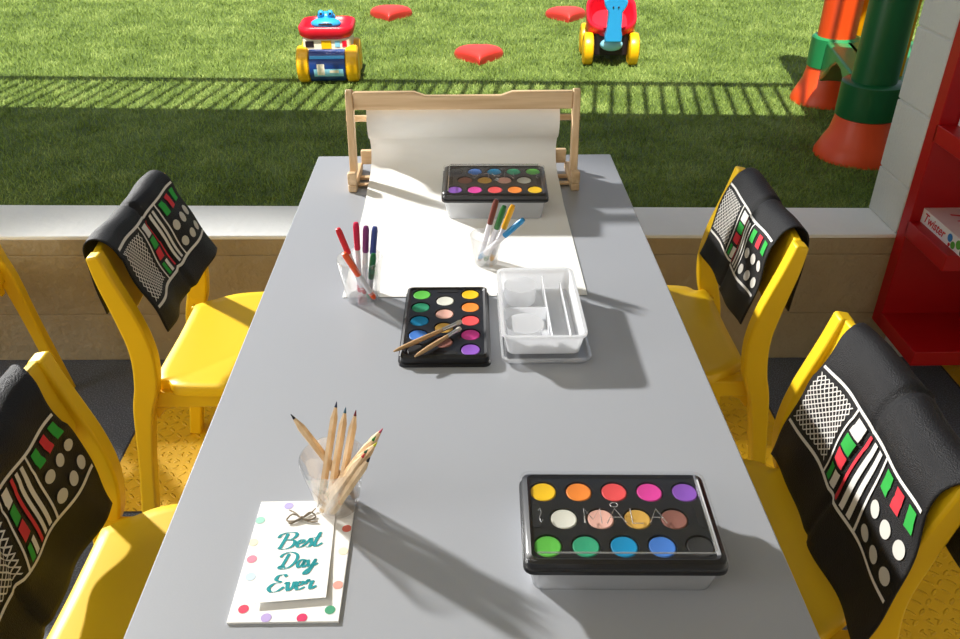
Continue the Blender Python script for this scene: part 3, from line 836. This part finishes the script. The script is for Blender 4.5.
# ------------------------------------------------------------------ gift bag and card
gb = empty('paper_gift_bag', (-.201, .682, TZ)); tag(gb, 'flat white paper gift bag with pastel dots under the teal lettered card', 'paper bag')
b = MB(); b.prism([(-.0605, -.0925), (.0605, -.0935), (.0590, .0905), (-.0600, .0905)], 0, .0030); b.build('bag_sheet', M_paper, gb, bevel=.0006)
DOTS = [(-.024, .082, (188, 178, 226)), (-.055, .058, (168, 222, 204)), (-.056, .022, (246, 240, 206)), (-.052, -.004, (240, 150, 170)), (-.048, -.030, (206, 226, 240)),
        (-.046, -.075, (236, 84, 108)), (-.019, -.087, (190, 170, 222)), (.020, -.088, (220, 70, 110)), (.049, -.078, (82, 160, 124)), (.0535, -.044, (240, 170, 156)),
        (.0535, .006, (250, 240, 208)), (.0535, .042, (226, 120, 104))]
dm = []
for i, (x, y, c) in enumerate(DOTS):
    m_ = mat('pastel_dot_%d' % i, rgb(*c), .8, .2); dm.append(m_)
    r = .0058
    ring = [(max(-.060, min(.0588, x + r * math.cos(k * PI / 12))), max(-.0925, y + r * math.sin(k * PI / 12)), .0033) for k in range(24)]
    b = MB(); b.add(ring, [tuple(range(24))]); b.build('printed_dot', m_, gb, smooth=0)
# card, curling up towards the camera
cd = empty('gift_card', (-.2005, .687, TZ + .0032), .08); tag(cd, 'white card lettered Best Day Ever in teal, tied with twine', 'card')
def card_z(y): return .0008 + .0035 * max(0, (.05 - y) / .125) ** 2
def card_pt(u, v): 
    y = -.073 + .132 * v
    x = -.039 + .078 * u
    return (x + .004 * v - .002, y, card_z(y))
b = MB(); b.grid(card_pt, 4, 20); b.build('card_sheet', M_paper, cd, solid=.0008, smooth=0)
LET = {
 'B': ([[(.30, 1.95), (.18, 1.0), (.02, .05)], [(-.3, 1.45), (-.2, 1.85), (.3, 2.1), (.85, 2.0), (1.0, 1.65), (.8, 1.25), (.35, 1.08)], [(.35, 1.08), (.9, .98), (1.02, .55), (.8, .1), (.3, -.08), (-.15, .15)]], 1.2),
 'e': ([[(0, .42), (.35, .58), (.5, .85), (.3, 1.0), (.08, .72), (.06, .32), (.25, 0), (.68, .3)]], .62),
 's': ([[(-.12, .12), (.2, .7), (.36, 1.12), (.42, .75), (.50, .35), (.36, .02), (.12, .0)]], .62),
 't': ([[(.35, 1.85), (.15, .7), (.14, .15), (.3, 0), (.7, .4)], [(-.1, 1.15), (.55, 1.28)]], .6),
 'D': ([[(.40, 1.85), (.25, 1.0), (.08, .12)], [(-.25, 1.45), (-.05, 1.85), (.5, 2.05), (1.1, 1.65), (1.15, .9), (.8, .2), (.3, -.05), (-.1, .12), (.05, .38), (.4, .1)]], 1.35),
 'a': ([[(.52, .8), (.3, 1.0), (.06, .7), (.02, .3), (.17, 0), (.42, .35), (.57, .95)], [(.57, .95), (.48, .3), (.62, 0), (.9, .35)]], .8),
 'y': ([[(0, .9), (.08, .4), (.22, .05), (.47, .35), (.62, .95)], [(.62, .95), (.47, 0), (.25, -.75), (0, -.9), (-.02, -.6), (.35, -.1), (.9, .4)]], .8),
 'E': ([[(.9, 1.7), (.7, 2.0), (.3, 1.88), (.22, 1.4), (.6, 1.1), (.15, .95), (-.1, .45), (.15, 0), (.6, .05), (.95, .5)]], 1.0),
 'v': ([[(-.05, .8), (.12, 1.0), (.2, .4), (.32, 0), (.58, .4), (.6, .98), (.85, .85)]], .75),
 'r': ([[(0, .6), (.16, 1.12), (.22, .88), (.48, .95), (.42, .4), (.52, 0), (.85, .35)]], .8)}
b = MB()
def write(word, x0, y0, sc, sy):
    x = x0
    for chn in word:
        ss, adv = LET[chn]
        for s in ss:
            pts = catmull([(p[0], p[1], 0) for p in s], 7)
            vs = []
            for i, p in enumerate(pts):
                t = (pts[min(i + 1, len(pts) - 1)] - pts[max(i - 1, 0)]).normalized()
                w = (.04 + .10 * max(0, abs(t.y) - .25) / .75)
                if i in (0, len(pts) - 1): w *= .6
                n_ = V((-t.y, t.x, 0)) * w
                for sg in (1, -1):
                    q_ = p + n_ * sg
                    X = x + (q_.x + .12 * q_.y) * sc; Y = y0 + q_.y * sy
                    vs.append((X, Y, card_z(Y) + .0009))
            b.add(vs, [(2 * i, 2 * i + 1, 2 * i + 3, 2 * i + 2) for i in range(len(pts) - 1)])
        x += adv * sc
write('Best', -.0225, .0060, .0158, .0122)
write('Day', -.0185, -.0255, .0140, .0122)
write('Ever', -.0270, -.0590, .0160, .0122)
b.build('lettering', M_teal, cd, smooth=0)
b = MB()
def tw(pts, r=.0010): b.tube(catmull(pts, 6), r, 6)
zt_ = .0028
tw([(0, .052, zt_), (-.010, .058, zt_ + .003), (-.018, .052, zt_), (-.010, .047, zt_ + .001), (0, .052, zt_ + .002)])
tw([(0, .052, zt_), (.010, .059, zt_ + .003), (.017, .054, zt_), (.009, .048, zt_ + .001), (0, .052, zt_ + .002)])
tw([(0, .052, zt_), (-.008, .062, zt_), (-.016, .068, zt_)]); tw([(0, .052, zt_), (.010, .046, zt_), (.020, .045, zt_)])
tw([(0, .052, zt_), (.010, .060, zt_), (.016, .068, zt_)]); tw([(0, .052, zt_), (-.010, .046, zt_), (-.015, .046, zt_)])
b.lathe([(.0001, -.002), (.0028, 0), (.0001, .002)], 10, 0, Matrix.Translation((0, .052, zt_ + .002)))
b.build('twine_bow', M_twine, cd)

# ------------------------------------------------------------------ paper roll holder and drawing paper
RX = .0
rh = empty('paper_roll_holder', (RX, 1.83, TZ)); tag(rh, 'pale wooden tabletop paper roll holder at the far end of the table', 'roll holder')
HW = .247
b = MB()
bar = [(-HW, 0), (HW, 0), (HW, .040), (.11, .040), (.085, .031), (-.085, .031), (-.11, .040), (-HW, .040)]
b.prism(bar, -.008, .008, 0, Matrix.Translation((0, .006, .1725)) @ Matrix.Rotation(math.radians(90), 4, 'X')); b.build('tear_bar', M_wood, rh, bevel=.003)
for s in (-1, 1):
    x0, x1 = sorted((s * .247, s * .263))
    # leaning upright
    b = MB()
    prof = [(-.030, .030), (-.002, .030), (.024, .204), (.019, .214), (.008, .217), (.0, .212), (-.005, .202)]
    b.prism(prof, -.008, .008, 0, Matrix.Translation((s * .255, 0, 0)) @ Matrix(((0, 0, 1, 0), (1, 0, 0, 0), (0, 1, 0, 0), (0, 0, 0, 1)))); b.build('upright', M_woodz, rh, bevel=.002)
    # foot running front to back
    b = MB(); b.box((x0 - .002, -.064, 0), (x1 + .002, .080, .018)); b.box((x0 - .002, -.064, .018), (x1 + .002, -.046, .046)); b.build('foot', M_woody, rh, bevel=.003)
for (y0, y1, z0, z1) in ((-.035, -.020, .0025, .0075), (.005, .020, .0025, .0095), (.066, .080, .018, .052)):
    b = MB(); b.box((-.247, y0, z0), (.247, y1, z1)); b.build('cross_bar', M_wood, rh, bevel=.002)
b = MB(); b.tube([(-.273, .060, .134), (.273, .060, .134)], .0075, 14); b.build('dowel', M_wood, rh)
# paper roll and sheet
PWX = .221
YR, ZR, RR = 1.890, TZ + .134, .046
rp = empty('drawing_paper', (RX, 1.55, TZ)); tag(rp, 'wide white drawing paper pulled from the wooden holder down the table', 'paper')
ly = YR - 1.55; lz = ZR - TZ
b = MB(); b.tube([(-PWX + .004, ly, lz), (PWX - .004, ly, lz)], RR, 40); b.build('roll', M_paperd, rp)
sheet = []
for k in range(15):
    a = math.radians(60 + 195 * k / 14)
    sheet.append((ly + (RR + .001) * math.cos(a), lz + (RR + .001) * math.sin(a)))
sheet += [(ly + .002, lz - .064), (ly + .004, lz - .084), (ly - .004, lz - .100), (ly - .022, lz - .112), (ly - .045, .0155), (ly - .075, .0125), (.225, .0105), (.195, .0075), (.165, .0035)]
sheet2 = [(p.x, p.y) for p in catmull([(y, z, 0) for y, z in sheet], 6)]
sheet2 += [(.14, .0012), (.05, .0008), (-.1, .0008), (-.262, .0008)]
b = MB()
n = len(sheet2)
vs = []
for i, (y, z) in enumerate(sheet2):
    for s in (-1, -.5, 0, .5, 1):
        vs.append((s * PWX, y, z + .0004))
fs = [(i * 5 + k, i * 5 + k + 1, i * 5 + k + 6, i * 5 + k + 5) for i in range(n - 1) for k in range(4)]
b.add(vs, fs); b.build('sheet', M_paperd, rp, solid=.0007, smooth=0)

# ------------------------------------------------------------------ red shelf and games
SX = 1.238
sh = empty('red_shelf', (SX, 1.99, 0)); tag(sh, 'red wall shelf holding game boxes, right of the white block pillar', 'shelf')
D = 1.618 - SX
b = MB(); b.box((0, .080, .147), (D, .126, 2.0)); b.build('side_panel', M_red, sh, bevel=.002)
b = MB(); b.box((D - .015, -.128, .192), (D, .088, 2.0)); b.build('back_panel', M_red, sh)
for z in (.147, .446, .722, 1.0, 1.28, 1.56, 1.95):
    b = MB(); b.box((0.0, -.128, z), (D - .015, .088, z + .046)); b.build('shelf_board', M_red, sh, bevel=.002)
M_gtop = mat('game_box_pink_white', rgb(226, 200, 200), .4, .4, .06, 30)
M_gside = mat('game_box_white', rgb(238, 236, 236), .4, .4)
M_gred = mat('game_red', rgb(205, 30, 45), .4, .4)
M_gblue = mat('game_blue', rgb(40, 130, 200), .4, .4)
M_ggreen = mat('game_green', rgb(90, 170, 60), .4, .4)
M_gblack = mat('game_black', rgb(30, 30, 32), .4, .4)
M_gyel = mat('game_yellow', rgb(240, 200, 40), .4, .4)
def text_mesh(name, txt, size, mats, parent, M, shear=.2, off=0.):
    cu = bpy.data.curves.new(name, 'FONT'); cu.body = txt; cu.size = size; cu.shear = shear; cu.offset = off; cu.extrude = .0002
    to = bpy.data.objects.new(name, cu); COL.objects.link(to)
    bpy.context.view_layer.update()
    me = bpy.data.meshes.new_from_object(to)
    bpy.data.objects.remove(to); bpy.data.curves.remove(cu)
    me.name = name; me.transform(M); me.materials.clear(); me.materials.append(mats)
    o = bpy.data.objects.new(name, me); COL.objects.link(o); o.parent = parent
    return o
g1 = empty('game_box', (1.268, 1.95, .4922)); tag(g1, 'white and pink board game box with red script lying on red shelf', 'game box')
b = MB(); b.box((0, -.115, 0), (.26, .120, .040), 0); b.box((-.0004, -.1155, .0399), (.2605, .1205, .0405), 1); b.build('carton', [M_gside, M_gtop], g1, bevel=.001)
FM = Matrix(((0, 0, -1, -.0008), (-1, 0, 0, 0), (0, 1, 0, 0), (0, 0, 0, 1)))     # face towards -x: text runs towards -y
text_mesh('title', 'Twister', .036, M_gred, g1, Matrix.Translation((0, .108, .009)) @ FM, .25, .0004)
TM = Matrix(((0, 1, 0, 0), (-1, 0, 0, 0), (0, 0, 1, .0407), (0, 0, 0, 1)))
text_mesh('top_title', 'Twister', .075, M_gred, g1, Matrix.Translation((.05, .095, 0)) @ TM, .25, .0008)
def disc(y, z, r, m): 
    b = MB(); b.lathe([(r, 0), (r, .0006)], 20, 0, Matrix.Translation((-.0004, y, z)) @ Matrix.Rotation(-PI / 2, 4, 'Y')); b.build('coloured_spot', m, g1)
disc(-.032, .024, .011, M_gblue); disc(-.052, .012, .010, M_ggreen); disc(-.075, .024, .012, M_ggreen); disc(-.098, .012, .010, M_gblack); disc(-.035, .006, .005, M_gred)
g2 = empty('game_box', (1.286, 1.95, .7682)); tag(g2, 'white game box with black round spot on the upper red shelf', 'game box')
b = MB(); b.box((0, -.11, 0), (.25, .115, .046)); b.build('carton', M_gside, g2, bevel=.001)
b = MB(); b.lathe([(.013, 0), (.013, .0006)], 20, 0, Matrix.Translation((-.0002, .085, .026)) @ Matrix.Rotation(-PI / 2, 4, 'Y')); b.build('black_spot', M_gblack, g2)

# ------------------------------------------------------------------ lawn things
M_heart = mat('red_heart_plastic', rgb(222, 62, 56), .4, .45, .03, 8)
def heart(x, y, w, d, label, rz=0):
    b = MB()
    n = 48
    out = []
    for k in range(n):
        t = 2 * PI * k / n
        hx = 16 * math.sin(t) ** 3 / 16.
        hy = (13 * math.cos(t) - 5 * math.cos(2 * t) - 2 * math.cos(3 * t) - math.cos(4 * t) + 2.5) / 14.5
        out.append((hx * w / 2, hy * d / 2))
    vs = []; rings = [(1.0, 0), (1.02, .014), (.98, .032), (.88, .046), (.70, .056), (.45, .061), (.2, .062)]
    for s, z in rings:
        k = max(0, min(1, (1 - s) / .75)) ** .45        # the dome smooths the notch away
        for i, p in enumerate(out):
            t = 2 * PI * i / n
            e = (math.sin(t) * w * .46, math.cos(t) * d * .42 - .01 * d)
            vs.append(((p[0] * (1 - k) + e[0] * k) * s, (p[1] * (1 - k) + e[1] * k) * s, z))
    fs = [(l * n + i, l * n + (i + 1) % n, (l + 1) * n + (i + 1) % n, (l + 1) * n + i) for l in range(len(rings) - 1) for i in range(n)]
    fs = [f[::-1] for f in fs]
    fs.append(tuple((len(rings) - 1) * n + i for i in range(n))[::-1]); fs.append(tuple(range(n)))
    b.add(vs, fs)
    o = b.build('heart_stepping_stone', M_heart, loc=(x, y, GZ + .001), rot=(0, 0, rz), smooth=60)
    tag(o, label, 'stepping stone', 'red hearts on the lawn')
heart(.081, 4.16, .245, .27, 'red heart stepping stone on the lawn, nearest the table')
heart(-.427, 5.14, .25, .27, 'red heart stepping stone at the top left, behind the toy roller')
heart(.617, 5.08, .24, .27, 'red heart stepping stone beside the red and blue toy wagon')

M_tyel = mat('toy_yellow', rgb(248, 188, 14), .35, .5)
M_tred = mat('toy_red', rgb(220, 24, 48), .35, .5)
M_tblue = mat('toy_blue', rgb(46, 160, 222), .35, .5)
M_tnavy = mat('toy_navy', rgb(24, 60, 128), .3, .5, .35, 25)
M_twhite = mat('toy_white', rgb(236, 228, 208), .4, .5)
M_tdark = mat('toy_dark', rgb(34, 24, 30), .5, .4)
M_tcyan = mat('toy_pale_blue', rgb(140, 205, 230), .25, .5)
def wheel(b, x, y, z, r, w, mi=0):
    pr = [(.001, -w / 2), (r * .5, -w / 2), (r * .55, -w * .4), (r * .85, -w / 2), (r * .97, -w * .40), (r, -w * .2), (r, w * .2), (r * .97, w * .40), (r * .85, w / 2), (r * .55, w * .4), (r * .5, w / 2), (.001, w / 2)]
    b.lathe(pr, 28, mi, Matrix.Translation((x, y, z)) @ Matrix.Rotation(PI / 2, 4, 'Y'))
    return b
def bowl(hx, hy, z0, z1, r, t=.018):
    """rounded rectangular open tray with a thick rolled rim"""
    b = MB()
    lv = [(.80, z0, 0), (.97, z0 + (z1 - z0) * .35, 0), (1., z1 - .015, 0), (.985, z1 - .004, 0), (.94, z1, 0), (.88, z1 - .004, 0), (.84, z1 - .02, 0), (.70, z0 + .02, 0)]
    n = None; vs = []
    for s, z, _ in lv:
        p = rrpoly(-hx * s, -hy * s, hx * s, hy * s, r * s, 6); n = len(p); vs += [(q[0], q[1], z) for q in p]
    fs = [(l * n + i, l * n + (i + 1) % n, (l + 1) * n + (i + 1) % n, (l + 1) * n + i) for l in range(len(lv) - 1) for i in range(n)]
    fs.append(tuple(range(n))[::-1]); fs.append(tuple((len(lv) - 1) * n + i for i in range(n)))
    b.add(vs, fs); return b
def blob(c, r, sx=1, sy=1, sz=1, seg=16, mi=0, b=None):
    b = b or MB()
    pr = [(max(1e-4, r * math.cos(t * PI / 16 - PI / 2)), r * math.sin(t * PI / 16 - PI / 2)) for t in range(17)]
    b.lathe(pr, seg, mi, Matrix.Translation(c) @ Matrix.Diagonal((sx, sy, sz, 1)))
    return b

# toy roller wagon (left)
t1 = empty('toy_wagon', (-.607, 3.85, GZ), math.radians(2)); tag(t1, 'toy wagon with red tray, blue roller drum and yellow wheels, left on lawn', 'toy')
for x in (-.108, .108):
    b = MB(); wheel(b, x, -.065, .080, .080, .055); b.build('wheel', M_tyel, t1)
    b = MB(); wheel(b, x, .115, .075, .075, .05); b.build('wheel', M_tyel, t1)
b = MB(); b.lathe([(.070, -.080), (.073, -.078), (.073, .078), (.070, .080)], 36, 0, Matrix.Translation((0, -.065, .078)) @ Matrix.Rotation(PI / 2, 4, 'Y')); dr = b.build('roller_drum', M_tnavy, t1)
b = MB()
def on_drum(a0, a1, x0, x1, mi, r=.0736): 
    b.grid(lambda u, v: (x0 + (x1 - x0) * u, -.065 - r * math.cos(a0 + (a1 - a0) * v), .078 + r * math.sin(a0 + (a1 - a0) * v)), 6, 6, mi)
on_drum(-.55, -.05, -.06, .07, 0); on_drum(.55, .75, -.075, .078, 1); on_drum(-.45, .25, -.045, -.012, 2, .0739); on_drum(-.30, -.12, .01, .05, 2, .0739)
b.build('picture_label', [M_tcyan, M_tblue, M_twhite], dr)
b = MB(); b.rrect(-.105, -.085, .105, .13, .02, .120, .195); body = b.build('body', M_twhite, t1, bevel=.006)
for x0, x1, z0, z1, m_ in ((-.092, -.055, .158, .184, M_tdark), (-.022, .022, .150, .186, M_tyel), (.038, .060, .158, .184, M_tcyan), (.070, .090, .158, .184, M_tred)):
    b = MB(); b.box((x0, -.0875, z0), (x1, -.0845, z1)); b.build('picture_panel', m_, body)
b = bowl(.122, .125, .185, .245, .06); o = b.build('tray', M_tred, t1, loc=(0, .02, 0), smooth=50)
b = blob((0, -.02, .245), .05, 1.35, .85, .5); blob((0, .015, .265), .036, 1.15, .8, .7, b=b)
for x in (-.02, .02): blob((x, -.008, .284), .0145, 1, .9, 1.1, b=b)
hd = b.build('handle_head', M_tblue, t1, smooth=60)
for x in (-.02, .02): b = blob((x, -.021, .286), .0055); b.build('eye', M_tdark, hd)
b = blob((0, -.060, .250), .012, 2.6, .4, .35); b.build('mouth', M_tdark, hd)

# toy wagon (right), seen from its handle end
t2 = empty('toy_wagon', (.716, 4.14, GZ), math.radians(-3)); tag(t2, 'red and yellow toy wagon with blue handle, right on lawn by playground', 'toy')
for x in (-.108, .108):
    b = MB(); wheel(b, x, -.09, .075, .075, .046); b.build('wheel', M_tyel, t2)
    b = MB(); wheel(b, x, .11, .075, .075, .046); b.build('wheel', M_tyel, t2)
b = MB(); b.rrect(-.082, -.10, .082, .13, .02, .045, .15); b.build('chassis', M_tdark, t2, bevel=.004)
b = bowl(.120, .125, 0, .10, .09); b.build('tray', M_tred, t2, loc=(0, .03, .155), rot=(math.radians(32), 0, 0), smooth=50)
b = MB()
prf = [(-.040, .125), (.040, .125), (.040, .155), (.034, .18), (.033, .26), (.050, .285), (.055, .31), (.03, .325), (-.03, .325), (-.055, .31), (-.050, .285), (-.033, .26), (-.034, .18), (-.040, .155)]
b.prism(prf, -.02, .02, 0, Matrix.Translation((0, -.162, 0)) @ Matrix.Rotation(PI / 2, 4, 'X')); hd = b.build('handle', M_tblue, t2, bevel=.006)
b = MB(); b.tube([(-.05, -.165, .315), (.05, -.165, .315)], .014, 12); b.build('grip', M_tblue, hd)
for x in (-.012, .012): b = blob((x, -.183, .283), .004); b.build('eye', M_tdark, hd)
b = blob((0, -.115, .10), .05, 1.1, .6, .6); b.build('front_lamp', M_tcyan, t2, smooth=60)

# playground tower
M_pggreen = mat('play_green', rgb(12, 92, 46), .35, .5, .03, 5)
M_pglight = mat('play_light_green', rgb(34, 134, 78), .35, .5, .03, 5)
M_pgor = mat('play_orange', rgb(236, 78, 22), .4, .5, .03, 5)
M_pgyel = mat('play_yellow', rgb(250, 180, 10), .35, .5)
pg = empty('playground_tower', (1.48, 3.1, GZ)); tag(pg, 'green and orange plastic playground tower on the lawn at right', 'playground')
def T(x, y, z=0): return Matrix.Translation((x - 1.48, y - 3.1, z))
N1 = (1.405, 2.80); N2 = (1.53, 3.45)
for (x, y), k in ((N1, 1.0), (N2, .92)):
    b = MB(); b.lathe([(.145 * k, 0), (.145 * k, .012), (.128 * k, .05), (.108 * k, .09), (.096 * k, .155)], 36, 0, T(x, y)); b.build('cone_foot', M_pgor, pg, smooth=50)
    b = MB(); b.lathe([(.097 * k, .145), (.102 * k, .15), (.102 * k, .262), (.094 * k, .268)], 36, 0, T(x, y)); b.build('sleeve', M_pggreen if k == 1 else M_pglight, pg, smooth=40)
b = MB(); b.lathe([(.074, .262), (.074, 1.15)], 36, 0, T(*N1)); b.build('post', M_pggreen, pg)
b = MB(); b.lathe([(.074, .24), (.074, 1.45)], 36, 0, T(*N2)); b.build('post', M_pgor, pg)
# arched beam between the two sleeves
dv = V((N2[0] - N1[0], N2[1] - N1[1], 0)); Ld = dv.length; ang = math.atan2(dv.y, dv.x)
poly = [(.08, .10), (.14, .15), (.20, .20), (.28, .228), (.36, .23), (.44, .20), (.50, .155), (Ld - .08, .10), (Ld - .08, .262), (.08, .262)]
b = MB(); b.prism(poly, -.05, .05, 0, T(*N1) @ Matrix.Rotation(ang, 4, 'Z') @ Matrix.Rotation(PI / 2, 4, 'X')); b.build('arched_beam', M_pglight, pg, bevel=.008)
b = MB(); b.prism([(0, 0), (.62, 0), (.62, .66), (0, .66)], .235, .262, 0, T(N1[0] + .02, N1[1] - .02) @ Matrix.Rotation(ang - PI / 2, 4, 'Z')); b.build('deck', M_pglight, pg, bevel=.005)
b = MB(); b.lathe([(.045, .262), (.045, 1.45)], 28, 0, T(1.668, 3.5)); b.build('slide_rail', M_pgyel, pg)
b = MB(); b.rrect(-.016, -.02, .016, .16, .010, .245, 1.4, 0, T(1.524, 2.89)); b.build('slide_panel', M_pgyel, pg, bevel=.004)

# ------------------------------------------------------------------ light
w = bpy.data.worlds.new('World'); SC.world = w; w.use_nodes = True
nt = w.node_tree
bg = nt.nodes['Background']
sky = nt.nodes.new('ShaderNodeTexSky'); sky.sky_type = 'NISHITA'; sky.sun_disc = False
sky.sun_elevation = EL; sky.sun_rotation = math.radians(190); sky.air_density = 1.; sky.dust_density = 2.
sat = nt.nodes.new('ShaderNodeHueSaturation'); sat.inputs['Saturation'].default_value = .45
nt.links.new(sky.outputs[0], sat.inputs['Color']); nt.links.new(sat.outputs[0], bg.inputs['Color']); bg.inputs['Strength'].default_value = .125

sd = bpy.data.lights.new('Sun', 'SUN'); sd.energy = 7.8; sd.angle = math.radians(.4); sd.color = (1, .95, .86)
so = bpy.data.objects.new('Sun', sd); COL.objects.link(so)
d = V((.165, 1, 0)).normalized() * math.cos(EL) + V((0, 0, -math.sin(EL)))
so.rotation_euler = d.to_track_quat('-Z', 'Y').to_euler(); so.location = (-1, -6, 12)

def spot(name, loc, target, power, size, ang, blend, col):
    l = bpy.data.lights.new(name, 'SPOT'); l.energy = power; l.shadow_soft_size = size; l.spot_size = math.radians(ang); l.spot_blend = blend; l.color = col
    o = bpy.data.objects.new(name, l); COL.objects.link(o); o.location = loc
    o.rotation_euler = (V(target) - V(loc)).to_track_quat('-Z', 'Y').to_euler(); return o
tg = V((-.08, .95, .66))
az = V((-.757, .653, 0)); el = math.radians(25.5)
kd = az * math.cos(el) + V((0, 0, math.sin(el)))
spot('key_lamp', tg + kd * 7., tg, 4000, .17, 19, .3, (1, .98, .945))

def area(name, loc, target, power, sx, sy, col=(1, 1, 1)):
    l = bpy.data.lights.new(name, 'AREA'); l.shape = 'RECTANGLE'; l.size = sx; l.size_y = sy; l.energy = power; l.color = col
    o = bpy.data.objects.new(name, l); COL.objects.link(o); o.location = loc
    o.rotation_euler = (V(target) - V(loc)).to_track_quat('-Z', 'Y').to_euler(); return o
area('overhead_fill', (-.8, -.3, 2.26), (-.2, 1.5, .3), 11, 1.4, 1.0, (1, .98, .96))  # weak fill added under the ceiling to lift the interior, no lamp modelled
area('left_fill', (-3.4, .2, 1.5), (1.2, 1.3, .5), 42, 1.4, 1.6, (1, .99, .97))  # fill added on the left for shelf edges and bag fronts, no window modelled

# ------------------------------------------------------------------ camera
cam = bpy.data.cameras.new('Camera'); co = bpy.data.objects.new('Camera', cam); COL.objects.link(co)
cam.sensor_width = 36; cam.sensor_fit = 'HORIZONTAL'; cam.lens = 825 / 960 * 36; cam.clip_start = .02
th, ps = math.radians(31.8), math.radians(1.18)
co.location = (0, 0, 1.47)
co.rotation_euler = (PI / 2 - th, 0, -ps)
SC.camera = co
SC.view_settings.view_transform = 'Standard'; SC.view_settings.look = 'None'; SC.view_settings.gamma = 1; SC.view_settings.use_curve_mapping = False
SC.view_settings.exposure = 0.
